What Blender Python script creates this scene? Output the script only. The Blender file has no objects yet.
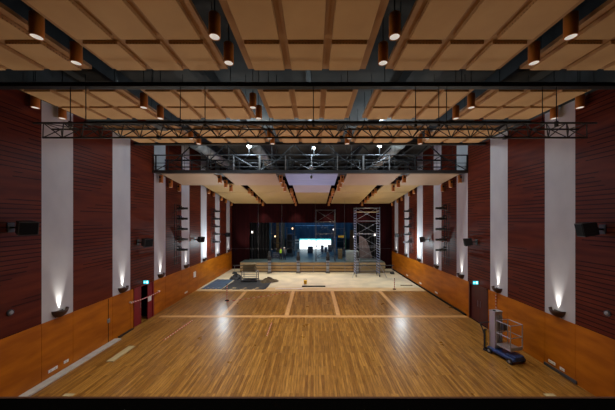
import bpy, math, random
from mathutils import Vector, Matrix
random.seed(7)
C = bpy.context.scene.collection
PI = math.pi
# ------------------------------------------------------------------ materials
def mat(name, col, rough=0.6, metal=0.0, emit=None, estr=0.0, spec=0.5):
    m = bpy.data.materials.new(name); m.use_nodes = True
    b = m.node_tree.nodes['Principled BSDF']
    b.inputs['Base Color'].default_value = (*col, 1)
    b.inputs['Roughness'].default_value = rough
    b.inputs['Metallic'].default_value = metal
    b.inputs['Specular IOR Level'].default_value = spec
    if emit:
        b.inputs['Emission Color'].default_value = (*emit, 1)
        b.inputs['Emission Strength'].default_value = estr
    return m
def noise_mat(name, c1, c2, scale=(1, 1, 1), nscale=4, rough=0.6, bump=0.0, metal=0.0, detail=4, spec=0.5, lo=.35, hi=.65):
    m = mat(name, c1, rough, metal, spec=spec); nt = m.node_tree; b = nt.nodes['Principled BSDF']
    tc = nt.nodes.new('ShaderNodeTexCoord'); mp = nt.nodes.new('ShaderNodeMapping')
    mp.inputs['Scale'].default_value = scale
    nz = nt.nodes.new('ShaderNodeTexNoise'); nz.inputs['Scale'].default_value = nscale; nz.inputs['Detail'].default_value = detail
    cr = nt.nodes.new('ShaderNodeValToRGB')
    cr.color_ramp.elements[0].color = (*c1, 1); cr.color_ramp.elements[1].color = (*c2, 1)
    cr.color_ramp.elements[0].position = lo; cr.color_ramp.elements[1].position = hi
    L = nt.links.new
    L(tc.outputs['Object'], mp.inputs['Vector']); L(mp.outputs['Vector'], nz.inputs['Vector'])
    L(nz.outputs['Fac'], cr.inputs['Fac']); L(cr.outputs['Color'], b.inputs['Base Color'])
    if bump:
        bp = nt.nodes.new('ShaderNodeBump'); bp.inputs['Strength'].default_value = bump; bp.inputs['Distance'].default_value = .02
        L(nz.outputs['Fac'], bp.inputs['Height']); L(bp.outputs['Normal'], b.inputs['Normal'])
    return m
def parquet(name):
    m = mat(name, (.3, .15, .05), .33); nt = m.node_tree; b = nt.nodes['Principled BSDF']; L = nt.links.new; N = nt.nodes.new
    tc = N('ShaderNodeTexCoord'); mp = N('ShaderNodeMapping'); mp.inputs['Rotation'].default_value = (0, 0, PI/2)
    br = N('ShaderNodeTexBrick'); br.offset = .37; br.inputs['Scale'].default_value = 1
    br.inputs['Brick Width'].default_value = 1.7; br.inputs['Row Height'].default_value = .105
    br.inputs['Mortar Size'].default_value = .004; br.inputs['Bias'].default_value = 0
    br.inputs['Color1'].default_value = (.40, .212, .046, 1); br.inputs['Color2'].default_value = (.215, .098, .018, 1)
    br.inputs['Mortar'].default_value = (.09, .042, .014, 1)
    nz = N('ShaderNodeTexNoise'); nz.inputs['Scale'].default_value = 3; nz.inputs['Detail'].default_value = 6
    mp2 = N('ShaderNodeMapping'); mp2.inputs['Scale'].default_value = (6, .5, 1)
    mx = N('ShaderNodeMix'); mx.data_type = 'RGBA'; mx.blend_type = 'MULTIPLY'; mx.inputs['Factor'].default_value = .75
    cr = N('ShaderNodeValToRGB'); cr.color_ramp.elements[0].position = .3; cr.color_ramp.elements[1].position = .7
    cr.color_ramp.elements[0].color = (.5, .46, .38, 1); cr.color_ramp.elements[1].color = (1.35, 1.33, 1.28, 1)
    L(tc.outputs['Object'], mp.inputs['Vector']); L(mp.outputs['Vector'], br.inputs['Vector'])
    L(tc.outputs['Object'], mp2.inputs['Vector']); L(mp2.outputs['Vector'], nz.inputs['Vector']); L(nz.outputs['Fac'], cr.inputs['Fac'])
    L(br.outputs['Color'], mx.inputs['A']); L(cr.outputs['Color'], mx.inputs['B']); L(mx.outputs['Result'], b.inputs['Base Color'])
    nz2 = N('ShaderNodeTexNoise'); nz2.inputs['Scale'].default_value = 1.3; nz2.inputs['Detail'].default_value = 5
    mr = N('ShaderNodeMapRange'); mr.inputs['To Min'].default_value = .22; mr.inputs['To Max'].default_value = .40
    L(tc.outputs['Object'], nz2.inputs['Vector']); L(nz2.outputs['Fac'], mr.inputs['Value']); L(mr.outputs['Result'], b.inputs['Roughness'])
    return m
def slatted(name, c1, c2):
    """red-stained timber with horizontal grooves, some bands grooved and some plain"""
    m = mat(name, c1, .5, spec=.12); nt = m.node_tree; b = nt.nodes['Principled BSDF']; L = nt.links.new; N = nt.nodes.new
    tc = N('ShaderNodeTexCoord'); mp = N('ShaderNodeMapping'); mp.inputs['Scale'].default_value = (1, .35, 3.2)
    nz = N('ShaderNodeTexNoise'); nz.inputs['Scale'].default_value = 1.6; nz.inputs['Detail'].default_value = 5
    cr = N('ShaderNodeValToRGB'); cr.color_ramp.elements[0].position = .32; cr.color_ramp.elements[1].position = .68
    cr.color_ramp.elements[0].color = (*c1, 1); cr.color_ramp.elements[1].color = (*c2, 1)
    L(tc.outputs['Object'], mp.inputs['Vector']); L(mp.outputs['Vector'], nz.inputs['Vector']); L(nz.outputs['Fac'], cr.inputs['Fac'])
    sx = N('ShaderNodeSeparateXYZ'); L(tc.outputs['Object'], sx.inputs['Vector'])
    mu = N('ShaderNodeMath'); mu.operation = 'MULTIPLY'; mu.inputs[1].default_value = 1/.16; L(sx.outputs['Z'], mu.inputs[0])
    fr = N('ShaderNodeMath'); fr.operation = 'FRACT'; L(mu.outputs[0], fr.inputs[0])
    lt = N('ShaderNodeMath'); lt.operation = 'LESS_THAN'; lt.inputs[1].default_value = .2; L(fr.outputs[0], lt.inputs[0])
    mp3 = N('ShaderNodeMapping'); mp3.inputs['Scale'].default_value = (1, .22, .9)
    n3 = N('ShaderNodeTexNoise'); n3.inputs['Scale'].default_value = 1.0; n3.inputs['Detail'].default_value = 2
    L(tc.outputs['Object'], mp3.inputs['Vector']); L(mp3.outputs['Vector'], n3.inputs['Vector'])
    gt = N('ShaderNodeMath'); gt.operation = 'GREATER_THAN'; gt.inputs[1].default_value = .47; L(n3.outputs['Fac'], gt.inputs[0])
    ml = N('ShaderNodeMath'); ml.operation = 'MULTIPLY'; L(lt.outputs[0], ml.inputs[0]); L(gt.outputs[0], ml.inputs[1])
    mx = N('ShaderNodeMix'); mx.data_type = 'RGBA'; mx.inputs['B'].default_value = (c1[0]*.25, c1[1]*.25, c1[2]*.25, 1)
    L(ml.outputs[0], mx.inputs['Factor']); L(cr.outputs['Color'], mx.inputs['A']); L(mx.outputs['Result'], b.inputs['Base Color'])
    return m
def perforated(name, c1, c2):
    m = noise_mat(name, c1, c2, (1, 1, 1), .9, .75); nt = m.node_tree; b = nt.nodes['Principled BSDF']; L = nt.links.new; N = nt.nodes.new
    tc = nt.nodes['Texture Coordinate']
    vo = N('ShaderNodeTexVoronoi'); vo.inputs['Scale'].default_value = 13; vo.inputs['Randomness'].default_value = 0
    L(tc.outputs['Object'], vo.inputs['Vector'])
    lt = N('ShaderNodeMath'); lt.operation = 'LESS_THAN'; lt.inputs[1].default_value = .2; L(vo.outputs['Distance'], lt.inputs[0])
    mx = N('ShaderNodeMix'); mx.data_type = 'RGBA'; mx.inputs['B'].default_value = (c1[0]*.45, c1[1]*.42, c1[2]*.4, 1)
    cr = [n for n in nt.nodes if n.type == 'VALTORGB'][0]
    L(lt.outputs[0], mx.inputs['Factor']); L(cr.outputs['Color'], mx.inputs['A']); L(mx.outputs['Result'], b.inputs['Base Color'])
    return m
def stripes(name, ca, cb, period, axis='Z'):
    m = mat(name, ca, .5); nt = m.node_tree; b = nt.nodes['Principled BSDF']; L = nt.links.new; N = nt.nodes.new
    tc = N('ShaderNodeTexCoord'); sx = N('ShaderNodeSeparateXYZ'); L(tc.outputs['Object'], sx.inputs['Vector'])
    mu = N('ShaderNodeMath'); mu.operation = 'MULTIPLY'; mu.inputs[1].default_value = 1/period; L(sx.outputs[axis], mu.inputs[0])
    fr = N('ShaderNodeMath'); fr.operation = 'FRACT'; L(mu.outputs[0], fr.inputs[0])
    lt = N('ShaderNodeMath'); lt.operation = 'LESS_THAN'; lt.inputs[1].default_value = .5; L(fr.outputs[0], lt.inputs[0])
    mx = N('ShaderNodeMix'); mx.data_type = 'RGBA'; mx.inputs['A'].default_value = (*ca, 1); mx.inputs['B'].default_value = (*cb, 1)
    L(lt.outputs[0], mx.inputs['Factor']); L(mx.outputs['Result'], b.inputs['Base Color'])
    return m
def screen_mat(name):
    m = mat(name, (.02, .02, .02), .4); nt = m.node_tree; b = nt.nodes['Principled BSDF']; L = nt.links.new; N = nt.nodes.new
    tc = N('ShaderNodeTexCoord'); sx = N('ShaderNodeSeparateXYZ'); L(tc.outputs['Object'], sx.inputs['Vector'])
    nz = N('ShaderNodeTexNoise'); nz.inputs['Scale'].default_value = 1.4; nz.inputs['Detail'].default_value = 4
    L(tc.outputs['Object'], nz.inputs['Vector'])
    ad = N('ShaderNodeMath'); ad.operation = 'MULTIPLY_ADD'; ad.inputs[1].default_value = .9; L(nz.outputs['Fac'], ad.inputs[0]); L(sx.outputs['Z'], ad.inputs[2])
    cr = N('ShaderNodeValToRGB'); e = cr.color_ramp.elements
    e[0].position = .0; e[0].color = (.85, .95, 1, 1); e[1].position = 1; e[1].color = (.03, .45, .55, 1)
    x = cr.color_ramp.elements.new(.80); x.color = (.9, .97, 1, 1); x = cr.color_ramp.elements.new(.9); x.color = (.10, .6, .6, 1)
    mr = N('ShaderNodeMapRange'); mr.inputs['From Min'].default_value = 0; mr.inputs['From Max'].default_value = 2.35
    L(ad.outputs[0], mr.inputs['Value']); L(mr.outputs['Result'], cr.inputs['Fac'])
    L(cr.outputs['Color'], b.inputs['Emission Color']); b.inputs['Emission Strength'].default_value = 2.2
    return m
M = {}
M['parquet'] = parquet('parquet')
M['inlay'] = noise_mat('pale_inlay', (.64, .38, .15), (.54, .31, .12), (1, 1, 1), 5, .4)
M['screed'] = noise_mat('screed', (.64, .57, .40), (.50, .46, .34), (1, 1, 1), .7, .8, detail=7)
M['plyedge'] = noise_mat('ply', (.60, .43, .22), (.52, .36, .18), (.4, 2, 1), 2, .6)
M['dado'] = noise_mat('orange_timber', (.50, .155, .006), (.35, .098, .005), (1, .35, 1.5), 2.2, .42, spec=.2)
M['red_l'] = slatted('red_timber', (.068, .0105, .0055), (.125, .022, .0075))
M['plaster'] = noise_mat('white_plaster', (.50, .50, .52), (.44, .44, .47), (1, 1, .6), 1.2, .8)
M['pad'] = perforated('perforated_pad', (.53, .325, .145), (.46, .275, .12))
M['panel'] = noise_mat('panel_board', (.36, .19, .075), (.31, .16, .06), (1, 1, 1), 1.2, .7)
M['lowpanel'] = noise_mat('low_panel', (.37, .24, .095), (.32, .205, .08), (1, 1, 1), .6, .6)
M['lowpink'] = noise_mat('low_panel_pink', (.37, .26, .18), (.33, .235, .165), (1, 1, 1), .6, .6)
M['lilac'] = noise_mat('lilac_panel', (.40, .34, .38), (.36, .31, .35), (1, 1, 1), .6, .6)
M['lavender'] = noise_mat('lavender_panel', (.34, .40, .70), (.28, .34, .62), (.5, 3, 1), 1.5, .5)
M['copper'] = noise_mat('copper_housing', (.55, .20, .035), (.45, .155, .025), (1, 1, .2), 3, .45)
M['black'] = mat('black_steel', (.008, .008, .010), .5)
M['blackmat'] = mat('black_matt', (.004, .004, .005), .9, spec=.2)
M['soot'] = noise_mat('plenum_grey', (.065, .063, .06), (.032, .032, .033), (1, 1, 1), .5, .9)
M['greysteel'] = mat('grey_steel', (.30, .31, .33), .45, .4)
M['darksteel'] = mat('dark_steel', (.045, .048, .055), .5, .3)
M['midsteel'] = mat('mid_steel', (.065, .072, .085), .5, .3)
M['towersteel'] = mat('tower_steel', (.16, .17, .20), .45, .4)
M['alu'] = mat('aluminium', (.42, .45, .52), .35, .6)
M['blueframe'] = mat('blue_frame', (.36, .46, .75), .4, .3)
M['duct'] = noise_mat('duct_wrap', (.34, .33, .31), (.22, .21, .20), (1, 1, 1), 2, .7, bump=.3)
M['bowl'] = noise_mat('dark_wood_bowl', (.060, .021, .009), (.035, .012, .005), (1, 1, 3), 4, .45)
M['glow'] = mat('lamp_glow', (.9, .9, .9), .4, emit=(1, .93, .8), estr=4)
M['lens'] = mat('reflector', (.75, .75, .75), .3, emit=(1, .93, .82), estr=.35)
M['led'] = mat('led', (.9, .9, .9), .4, emit=(.62, .93, 1), estr=14)
M['maroon'] = noise_mat('maroon_drape', (.022, .003, .004), (.010, .0015, .002), (9, 1, .05), 1.5, .9, bump=.4, spec=.05)
M['reddoor'] = noise_mat('red_door', (.24, .008, .016), (.16, .006, .011), (3, 3, .2), 3, .45)
M['maroondoor'] = noise_mat('maroon_door', (.075, .013, .010), (.05, .009, .008), (3, 3, .2), 3, .45)
M['white'] = mat('white_plate', (.75, .75, .73), .5)
M['exit'] = mat('exit_green', (.02, .3, .3), .4, emit=(.03, .55, .70), estr=1.3)
M['exitw'] = mat('exit_white', (.8, .9, .9), .4, emit=(.8, 1, 1), estr=1.6)
M['rw'] = stripes('red_white', (.55, .03, .03), (.65, .60, .58), .16)
M['rwx'] = stripes('red_white_flat', (.55, .06, .06), (.65, .55, .50), .2, 'Y')
M['kick'] = noise_mat('grey_strip', (.55, .55, .53), (.46, .46, .45), (1, 1, 1), 4, .6)
M['timber'] = noise_mat('raw_timber', (.44, .33, .17), (.32, .23, .11), (.5, 6, 6), 1.5, .7)
M['timberd'] = noise_mat('old_timber', (.20, .15, .07), (.13, .10, .05), (.5, 6, 6), 1.5, .8)
M['fascia'] = noise_mat('fascia_board', (.46, .31, .15), (.36, .235, .11), (.3, 4, 4), 2, .6)
M['bluesheet'] = noise_mat('blue_sheet', (.05, .11, .19), (.035, .075, .13), (1, 1, 1), 2, .5, bump=.5)
M['blacksheet'] = noise_mat('black_sheet', (.022, .026, .032), (.014, .016, .02), (1, 1, 1), 2, .6, bump=.5)
M['stagefloor'] = noise_mat('stage_floor', (.065, .10, .105), (.04, .07, .075), (1, .3, 1), 2, .5)
M['backdrape'] = noise_mat('backdrape', (.028, .058, .085), (.014, .032, .05), (6, 1, .1), 1.5, .8)
M['screen'] = screen_mat('screen')
M['blue'] = noise_mat('blue_paint', (.02, .06, .22), (.015, .045, .17), (1, 1, 1), 4, .4)
M['tyre'] = mat('tyre', (.015, .015, .015), .8)
M['yellow'] = mat('yellow', (.70, .42, .02), .45)
M['hivis'] = mat('hivis', (.42, .75, .03), .6)
M['skin'] = mat('skin', (.45, .26, .18), .6)
M['navy'] = mat('navy_cloth', (.015, .02, .04), .85)
M['greycloth'] = mat('grey_cloth', (.10, .11, .13), .85)
M['hair'] = mat('dark_hair', (.02, .014, .01), .7)
M['warm'] = mat('warm_lamp', (.8, .6, .4), .4, emit=(1, .66, .32), estr=1.6)
M['coolw'] = mat('cool_lamp', (.8, .8, .8), .4, emit=(1, .85, .75), estr=1.0)
M['void'] = mat('black_velvet', (.0012, .0010, .0010), .95, spec=.03)
M['brownrim'] = mat('brown_rim', (.10, .03, .012), .6)
M['palebox'] = noise_mat('pale_box', (.30, .36, .36), (.24, .30, .30), (1, 1, 1), 2, .6)
M['sheet'] = noise_mat('dust_sheet', (.15, .11, .11), (.09, .07, .07), (1, 1, 1), 2, .8)
M['case'] = mat('flight_case', (.02, .03, .06), .5)
M['blueboard'] = noise_mat('flat_blue', (.04, .17, .32), (.03, .13, .26), (1, 1, .3), 2, .6)
M['timberbrown'] = noise_mat('flat_brown', (.16, .10, .05), (.10, .065, .03), (1, 1, .3), 2, .7)
M['green'] = mat('green_paint', (.03, .16, .08), .5)
M['debris'] = noise_mat('debris', (.10, .075, .035), (.05, .04, .022), (1, 1, 1), 6, .9)
M['plank'] = noise_mat('pale_plank', (.52, .45, .26), (.45, .39, .22), (4, .6, 1), 2, .6)
M['cable'] = mat('cable_black', (.01, .01, .01), .6)
M['steelcable'] = mat('steel_cable', (.12, .12, .135), .5, .5)

# ------------------------------------------------------------------ mesh builder
class MB:
    def __init__(s): s.v = []; s.f = []; s.smooth = []
    def add(s, vs, fs, sm=False):
        o = len(s.v); s.v += [tuple(v) for v in vs]
        for f in fs: s.f.append(tuple(i+o for i in f)); s.smooth.append(sm)
        return s
    def box(s, x0, x1, y0, y1, z0, z1, mx=None):
        vs = [Vector(p) for p in ((x0, y0, z0), (x1, y0, z0), (x1, y1, z0), (x0, y1, z0), (x0, y0, z1), (x1, y0, z1), (x1, y1, z1), (x0, y1, z1))]
        if mx is not None: vs = [mx @ v for v in vs]
        return s.add(vs, [(0, 3, 2, 1), (4, 5, 6, 7), (0, 1, 5, 4), (1, 2, 6, 5), (2, 3, 7, 6), (3, 0, 4, 7)])
    def bbox(s, x0, x1, y0, y1, z0, z1, b=.01):
        """box with chamfered vertical and top edges"""
        def ring(d, z): return [(x0+d, y0, z), (x1-d, y0, z), (x1, y0+d, z), (x1, y1-d, z), (x1-d, y1, z), (x0+d, y1, z), (x0, y1-d, z), (x0, y0+d, z)]
        def inset(d, z):
            return [(x0+d+b, y0+b, z), (x1-d-b, y0+b, z), (x1-b, y0+d+b, z), (x1-b, y1-d-b, z), (x1-d-b, y1-b, z), (x0+d+b, y1-b, z), (x0+b, y1-d-b, z), (x0+b, y0+d+b, z)]
        vs = inset(b, z0)+ring(b, z0+b)+ring(b, z1-b)+inset(b, z1)
        fs = [tuple(range(7, -1, -1)), tuple(range(24, 32))]
        for k in range(3):
            for i in range(8): j = (i+1) % 8; fs.append((k*8+i, k*8+j, k*8+8+j, k*8+8+i))
        return s.add(vs, fs)
    def cyl(s, p0, p1, r, n=8, r1=None, caps=True):
        p0 = Vector(p0); p1 = Vector(p1); d = (p1-p0).normalized(); r1 = r if r1 is None else r1
        a = d.orthogonal().normalized(); b = d.cross(a); vs = []
        for p, rr in ((p0, r), (p1, r1)):
            for i in range(n): t = 2*PI*i/n; vs.append(p+a*math.cos(t)*rr+b*math.sin(t)*rr)
        fs = [(i, (i+1) % n, n+(i+1) % n, n+i) for i in range(n)]
        s.add(vs, fs, n > 6)
        if caps: s.add(vs, [tuple(range(n-1, -1, -1)), tuple(range(n, 2*n))])
        return s
    def tube(s, pts, r, n=6):
        for a, b in zip(pts, pts[1:]): s.cyl(a, b, r, n)
        return s
    def lathe(s, prof, c=(0, 0, 0), n=16, a0=0, a1=2*PI, sm=True):
        full = abs(a1-a0-2*PI) < 1e-6; k = n if full else n+1; vs = []
        for r, z in prof:
            for i in range(k): t = a0+(a1-a0)*i/n; vs.append((c[0]+r*math.cos(t), c[1]+r*math.sin(t), c[2]+z))
        fs = []
        for j in range(len(prof)-1):
            for i in range(n): i2 = (i+1) % k; fs.append((j*k+i, j*k+i2, (j+1)*k+i2, (j+1)*k+i))
        return s.add(vs, fs, sm)
    def ball(s, c, r, n=12, sc=(1, 1, 1)):
        m = n//2; vs = []; fs = []
        for j in range(m+1):
            ph = PI*j/m
            for i in range(n): t = 2*PI*i/n; vs.append((c[0]+r*sc[0]*math.sin(ph)*math.cos(t), c[1]+r*sc[1]*math.sin(ph)*math.sin(t), c[2]+r*sc[2]*math.cos(ph)))
        for j in range(m):
            for i in range(n): fs.append((j*n+i, (j+1)*n+i, (j+1)*n+(i+1) % n, j*n+(i+1) % n))
        return s.add(vs, fs, True)
    def build(s, name, m, parent=None, loc=(0, 0, 0)):
        me = bpy.data.meshes.new(name); me.from_pydata(s.v, [], s.f); me.materials.append(m)
        me.polygons.foreach_set('use_smooth', s.smooth); me.update()
        o = bpy.data.objects.new(name, me); C.objects.link(o); o.location = loc
        if parent: o.parent = parent
        return o
def B(name, m, x0, x1, y0, y1, z0, z1, parent=None): return MB().box(x0, x1, y0, y1, z0, z1).build(name, m, parent)
def tag(o, label, cat, group=None, kind=None):
    o['label'] = label; o['category'] = cat
    if group: o['group'] = group
    if kind: o['kind'] = kind
    return o
def thing(name, label, cat, loc=(0, 0, 0), rz=0, group=None):
    o = bpy.data.objects.new(name, None); C.objects.link(o); o.location = loc; o.rotation_euler = (0, 0, rz); o.empty_display_size = .1
    return tag(o, label, cat, group)
def struct(o, label=None, cat=None):
    o['kind'] = 'structure'
    if label: o['label'] = label
    if cat: o['category'] = cat
    return o
def dup(root, loc, rz=None, label=None, group=None):
    r = root.copy(); C.objects.link(r); r.location = loc
    if rz is not None: r.rotation_euler = (0, 0, rz)
    if label: r['label'] = label
    if group: r['group'] = group
    for ch in list(root.children):
        c = ch.copy(); C.objects.link(c); c.parent = r
        for g in list(ch.children):
            d = g.copy(); C.objects.link(d); d.parent = c
    return r
def light(kind, name, loc, power, col=(1, 1, 1), rot=(0, 0, 0), **kw):
    l = bpy.data.lights.new(name, kind); l.energy = power; l.color = col
    for k, v in kw.items(): setattr(l, k, v)
    o = bpy.data.objects.new(name, l); C.objects.link(o); o.location = loc; o.rotation_euler = rot
    return o
def aim(o, target):
    d = Vector(target)-o.location; o.rotation_euler = d.to_track_quat('-Z', 'Y').to_euler(); return o
ORD = ['nearest', 'second', 'third', 'fourth', 'fifth', 'sixth', 'seventh', 'eighth', 'ninth']
XL, XR, ZT = -10.3, 9.9, 12.3
DADO = 2.25
PWL = [9.70, 13.13, 16.56, 19.99, 23.42, 26.85, 30.28]      # near edges of the white bands, left wall
PWR = [9.68, 13.05, 16.42, 19.80, 23.16, 26.53, 29.90]
PW = 1.27
BACK = 32.3
# ------------------------------------------------------------------ shell
fl = struct(B('floor', M['parquet'], XL, XR, -3, 22.45, -.3, 0), 'strip parquet floor of the hall, boards running towards the stage', 'floor')
sc_ = struct(B('floor', M['screed'], XL, XR, 22.45, BACK, -.3, -.005), 'bare dusty screed in front of the stage', 'floor')
struct(B('ceiling', M['soot'], XL, XR, -3, 45, ZT, ZT+.3), 'dim grey slab above the hung ceiling', 'ceiling')
def side_wall(name, X, s, pw, door, label):
    """s=+1: the room lies towards +X of this wall"""
    def bx(nm, m, d0, d1, y0, y1, z0, z1, p):
        x0, x1 = sorted((X+s*d0, X+s*d1)); return B(nm, m, x0, x1, y0, y1, z0, z1, p)
    w = struct(bx(name, M['plaster'], -.30, -.06, -3, BACK, DADO, ZT, None), label, 'wall')
    bx('wall_base', M['blackmat'], -.30, -.06, -3, door[0], 0, DADO, w); bx('wall_base', M['blackmat'], -.30, -.06, door[1], BACK, 0, DADO, w)
    edges = [-3.0]
    for p in pw: edges += [p, p+PW]
    edges.append(BACK)
    for k in range(0, len(edges), 2):                                  # red timber bays
        y0, y1 = edges[k], edges[k+1]
        if y1-y0 > .05: bx('timber_panel', M['red_l'], -.06, .0, y0, y1, DADO+.0, ZT, w)
    for p in pw:                                                      # white bands
        bx('white_band', M['plaster'], -.06, .0, p, p+PW, DADO, ZT, w)
    bx('void_lining', M['soot'], -.03, .006, -3, 15.0, 10.72, ZT, w)
    for y0, y1 in zip(edges, edges[1:]):                               # dado boards
        if y1-y0 < .05: continue
        segs = [(y0, y1)]
        d0, d1 = door
        out = []
        for a, b in segs:
            if b <= d0 or a >= d1: out.append((a, b))
            else:
                if a < d0-.03: out.append((a, d0))
                if b > d1+.03: out.append((d1, b))
        for a, b in out: bx('dado_panel', M['dado'], -.06, .0, a+.006, b-.006, 0, DADO-.004, w)
    return w
DL, DR = (14.66, 16.50), (14.50, 16.28)
wl = side_wall('wall_left', XL, 1, [2.84, 6.27]+PWL, DL, 'left wall of red timber bays and white bands over an orange dado')
wr = side_wall('wall_right', XR, -1, [2.9, 6.3]+PWR, DR, 'right wall of red timber bays and white bands over an orange dado')
# proscenium wall, opening X -8.1..8.3, Z 1.15..5.8
wb = struct(B('wall_back', M['maroon'], XL, XR, BACK, BACK+.3, 5.8, ZT), 'dark maroon wall around the stage opening', 'wall')
B('side_return', M['maroon'], XL, -8.1, BACK, BACK+.3, 0, 5.8, wb); B('side_return', M['maroon'], 8.3, XR, BACK, BACK+.3, 0, 5.8, wb)
wf = struct(B('wall_front', M['blackmat'], XL, XR, -3.3, -3, 0, ZT), 'dark rear wall behind the gallery', 'wall')
# floor inlays
def trim(n, m, x0, x1, y0, y1, z0, z1, label): return struct(B('trim_%d' % n, m, x0, x1, y0, y1, z0, z1), label, 'trim')
trim(1, M['inlay'], XL+.45, XR-.1, 16.22, 16.56, 0, .004, 'pale inlay band across the parquet')
for k, x in enumerate((-5.84, -1.74, 1.62, 5.76)):
    trim(2+k, M['inlay'], x-.14, x+.14, 16.56, 22.2, 0, .004, 'pale inlay band running to the stage, %s from left' % ['first', 'second', 'third', 'fourth'][k])
trim(6, M['plyedge'], XL+.05, XR-.05, 22.15, 23.3, 0, .012, 'tan boarded edge where the parquet stops')
trim(7, M['kick'], XL+.02, XL+.36, 6.5, 13.25, 0, .05, 'grey strip along the foot of the left wall')
trim(8, M['black'], XL+.02, XL+.14, 13.45, 14.5, 0, .05, 'dark vent strip at the foot of the left wall')
trim(9, M['midsteel'], XR-.05, XR-.0, 9.6, 10.95, .02, .13, 'dark grille at the foot of the right wall')
trim(10, M['blackmat'], XR-.12, XR-.02, 16.5, BACK, 0, .10, 'black skirting along the right wall')
# steel beams in the plenum
for k, (y, z0) in enumerate(((8.32, 10.48), (11.75, 10.55), (14.75, 10.50))):
    m = MB(); m.box(XL, XR, y-.10, y+.10, z0, z0+.02); m.box(XL, XR, y-.02, y+.02, z0, z0+.14); m.box(XL, XR, y-.10, y+.10, z0+.12, z0+.14)
    struct(m.build('trim_%d' % (11+k), M['black'] if k < 2 else M['darksteel']), 'steel beam across the hall, %s from the gallery' % ORD[k], 'beam')  # third beam paler: work light falling on it is put into the steel colour
for k, x in enumerate((-8.1, -4.2, -.2, 3.8, 7.6)):
    struct(B('trim_%d' % (14+k), M['black'], x-.09, x+.09, 3, 32, 11.75, ZT), 'dark roof girder running lengthwise, %s from left' % ['first', 'second', 'third', 'fourth', 'fifth'][k], 'beam')
# ------------------------------------------------------------------ gallery parapet in front of the camera
t = thing('gallery_parapet', 'black gallery parapet with a brown edge along the bottom of the view', 'parapet', (0, 0, 0))
B('upstand', M['void'], XL+.03, XR-.03, .75, 1.46, 0, 5.12, t); B('cap', M['void'], XL+.03, XR-.03, .7, 1.485, 5.12, 5.16, t)
B('edge_strip', M['brownrim'], XL+.03, XR-.03, 1.485, 1.50, 5.08, 5.163, t)
# ------------------------------------------------------------------ hung ceiling panels
XB = [(-9.95, -6.47), (-5.86, -2.50), (-1.90, 1.52), (2.10, 5.44), (6.03, 9.42)]
BAYN = ['far left', 'left of centre', 'centre', 'right of centre', 'far right']
RYS = [(4.88, 7.48, 'front row nearest the gallery'), (8.48, 11.08, 'second row before the truss'), (11.98, 14.45, 'third row behind the truss')]
def ceil_panel(w, d):
    t = thing('acoustic_ceiling_panel', '', 'ceiling panel', (0, 0, 0), 0, 'tan acoustic panels of the hung ceiling')
    B('backing_board', M['panel'], -w/2, w/2, 0, d, 0, .10, t)
    cw = (w-.8)/3; rd = (d-.13-.15-.10)/2
    for i in range(3):
        for j in range(2):
            x0 = -w/2+.2+i*(cw+.2); y0 = .13+j*(rd+.15)
            MB().bbox(x0, x0+cw, y0, y0+rd, -.10, .0, .008).build('pad', M['pad'], t)
    for sx in (-1, 1):
        for yy in (.3, d-.3): MB().cyl((sx*(w/2-.35), yy, .10), (sx*(w/2-.35), yy, ZT-10.6), .012, 6).build('hanger_rod', M['cable'], t)
    return t
for ry0, ry1, rn in RYS:
    for (x0, x1), bn in zip(XB, BAYN):
        t = ceil_panel(x1-x0, ry1-ry0); t.location = ((x0+x1)/2, ry0, 10.6)
        t['label'] = 'tan padded ceiling panel, %s bay of the %s' % (bn, rn)
# lower ceiling toward the stage
LX = [(-9.9, -6.5), (-5.9, -2.45), (-1.85, 1.6), (2.2, 5.7), (6.3, 9.5)]
LROWS = [(16.62, 9.17, 19.4, 8.80, 'just behind the catwalk'), (22.6, 9.30, 25.78, 8.93, 'in the middle of the lower ceiling'), (25.82, 8.92, 31.95, 8.20, 'nearest the stage')]
for r, (ya, za, yb, zb, rn) in enumerate(LROWS):
    for k, (x0, x1) in enumerate(LX):
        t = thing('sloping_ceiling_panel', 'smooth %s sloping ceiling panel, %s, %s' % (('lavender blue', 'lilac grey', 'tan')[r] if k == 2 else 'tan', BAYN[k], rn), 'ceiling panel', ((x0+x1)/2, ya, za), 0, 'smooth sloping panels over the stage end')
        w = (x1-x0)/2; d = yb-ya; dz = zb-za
        m = MB(); vs = [(-w, 0, 0), (w, 0, 0), (w, d, dz), (-w, d, dz), (-w, 0, .09), (w, 0, .09), (w, d, dz+.09), (-w, d, dz+.09)]
        m.add(vs, [(0, 3, 2, 1), (4, 5, 6, 7), (0, 1, 5, 4), (1, 2, 6, 5), (2, 3, 7, 6), (3, 0, 4, 7)])
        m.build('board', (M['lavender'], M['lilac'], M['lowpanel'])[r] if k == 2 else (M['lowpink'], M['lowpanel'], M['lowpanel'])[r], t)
        for sx in (-1, 1):
            for f in (.12, .88): MB().cyl((sx*(w-.3), d*f, dz*f+.09), (sx*(w-.3), d*f, ZT-za), .012, 6).build('hanger_rod', M['cable'], t)
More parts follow.
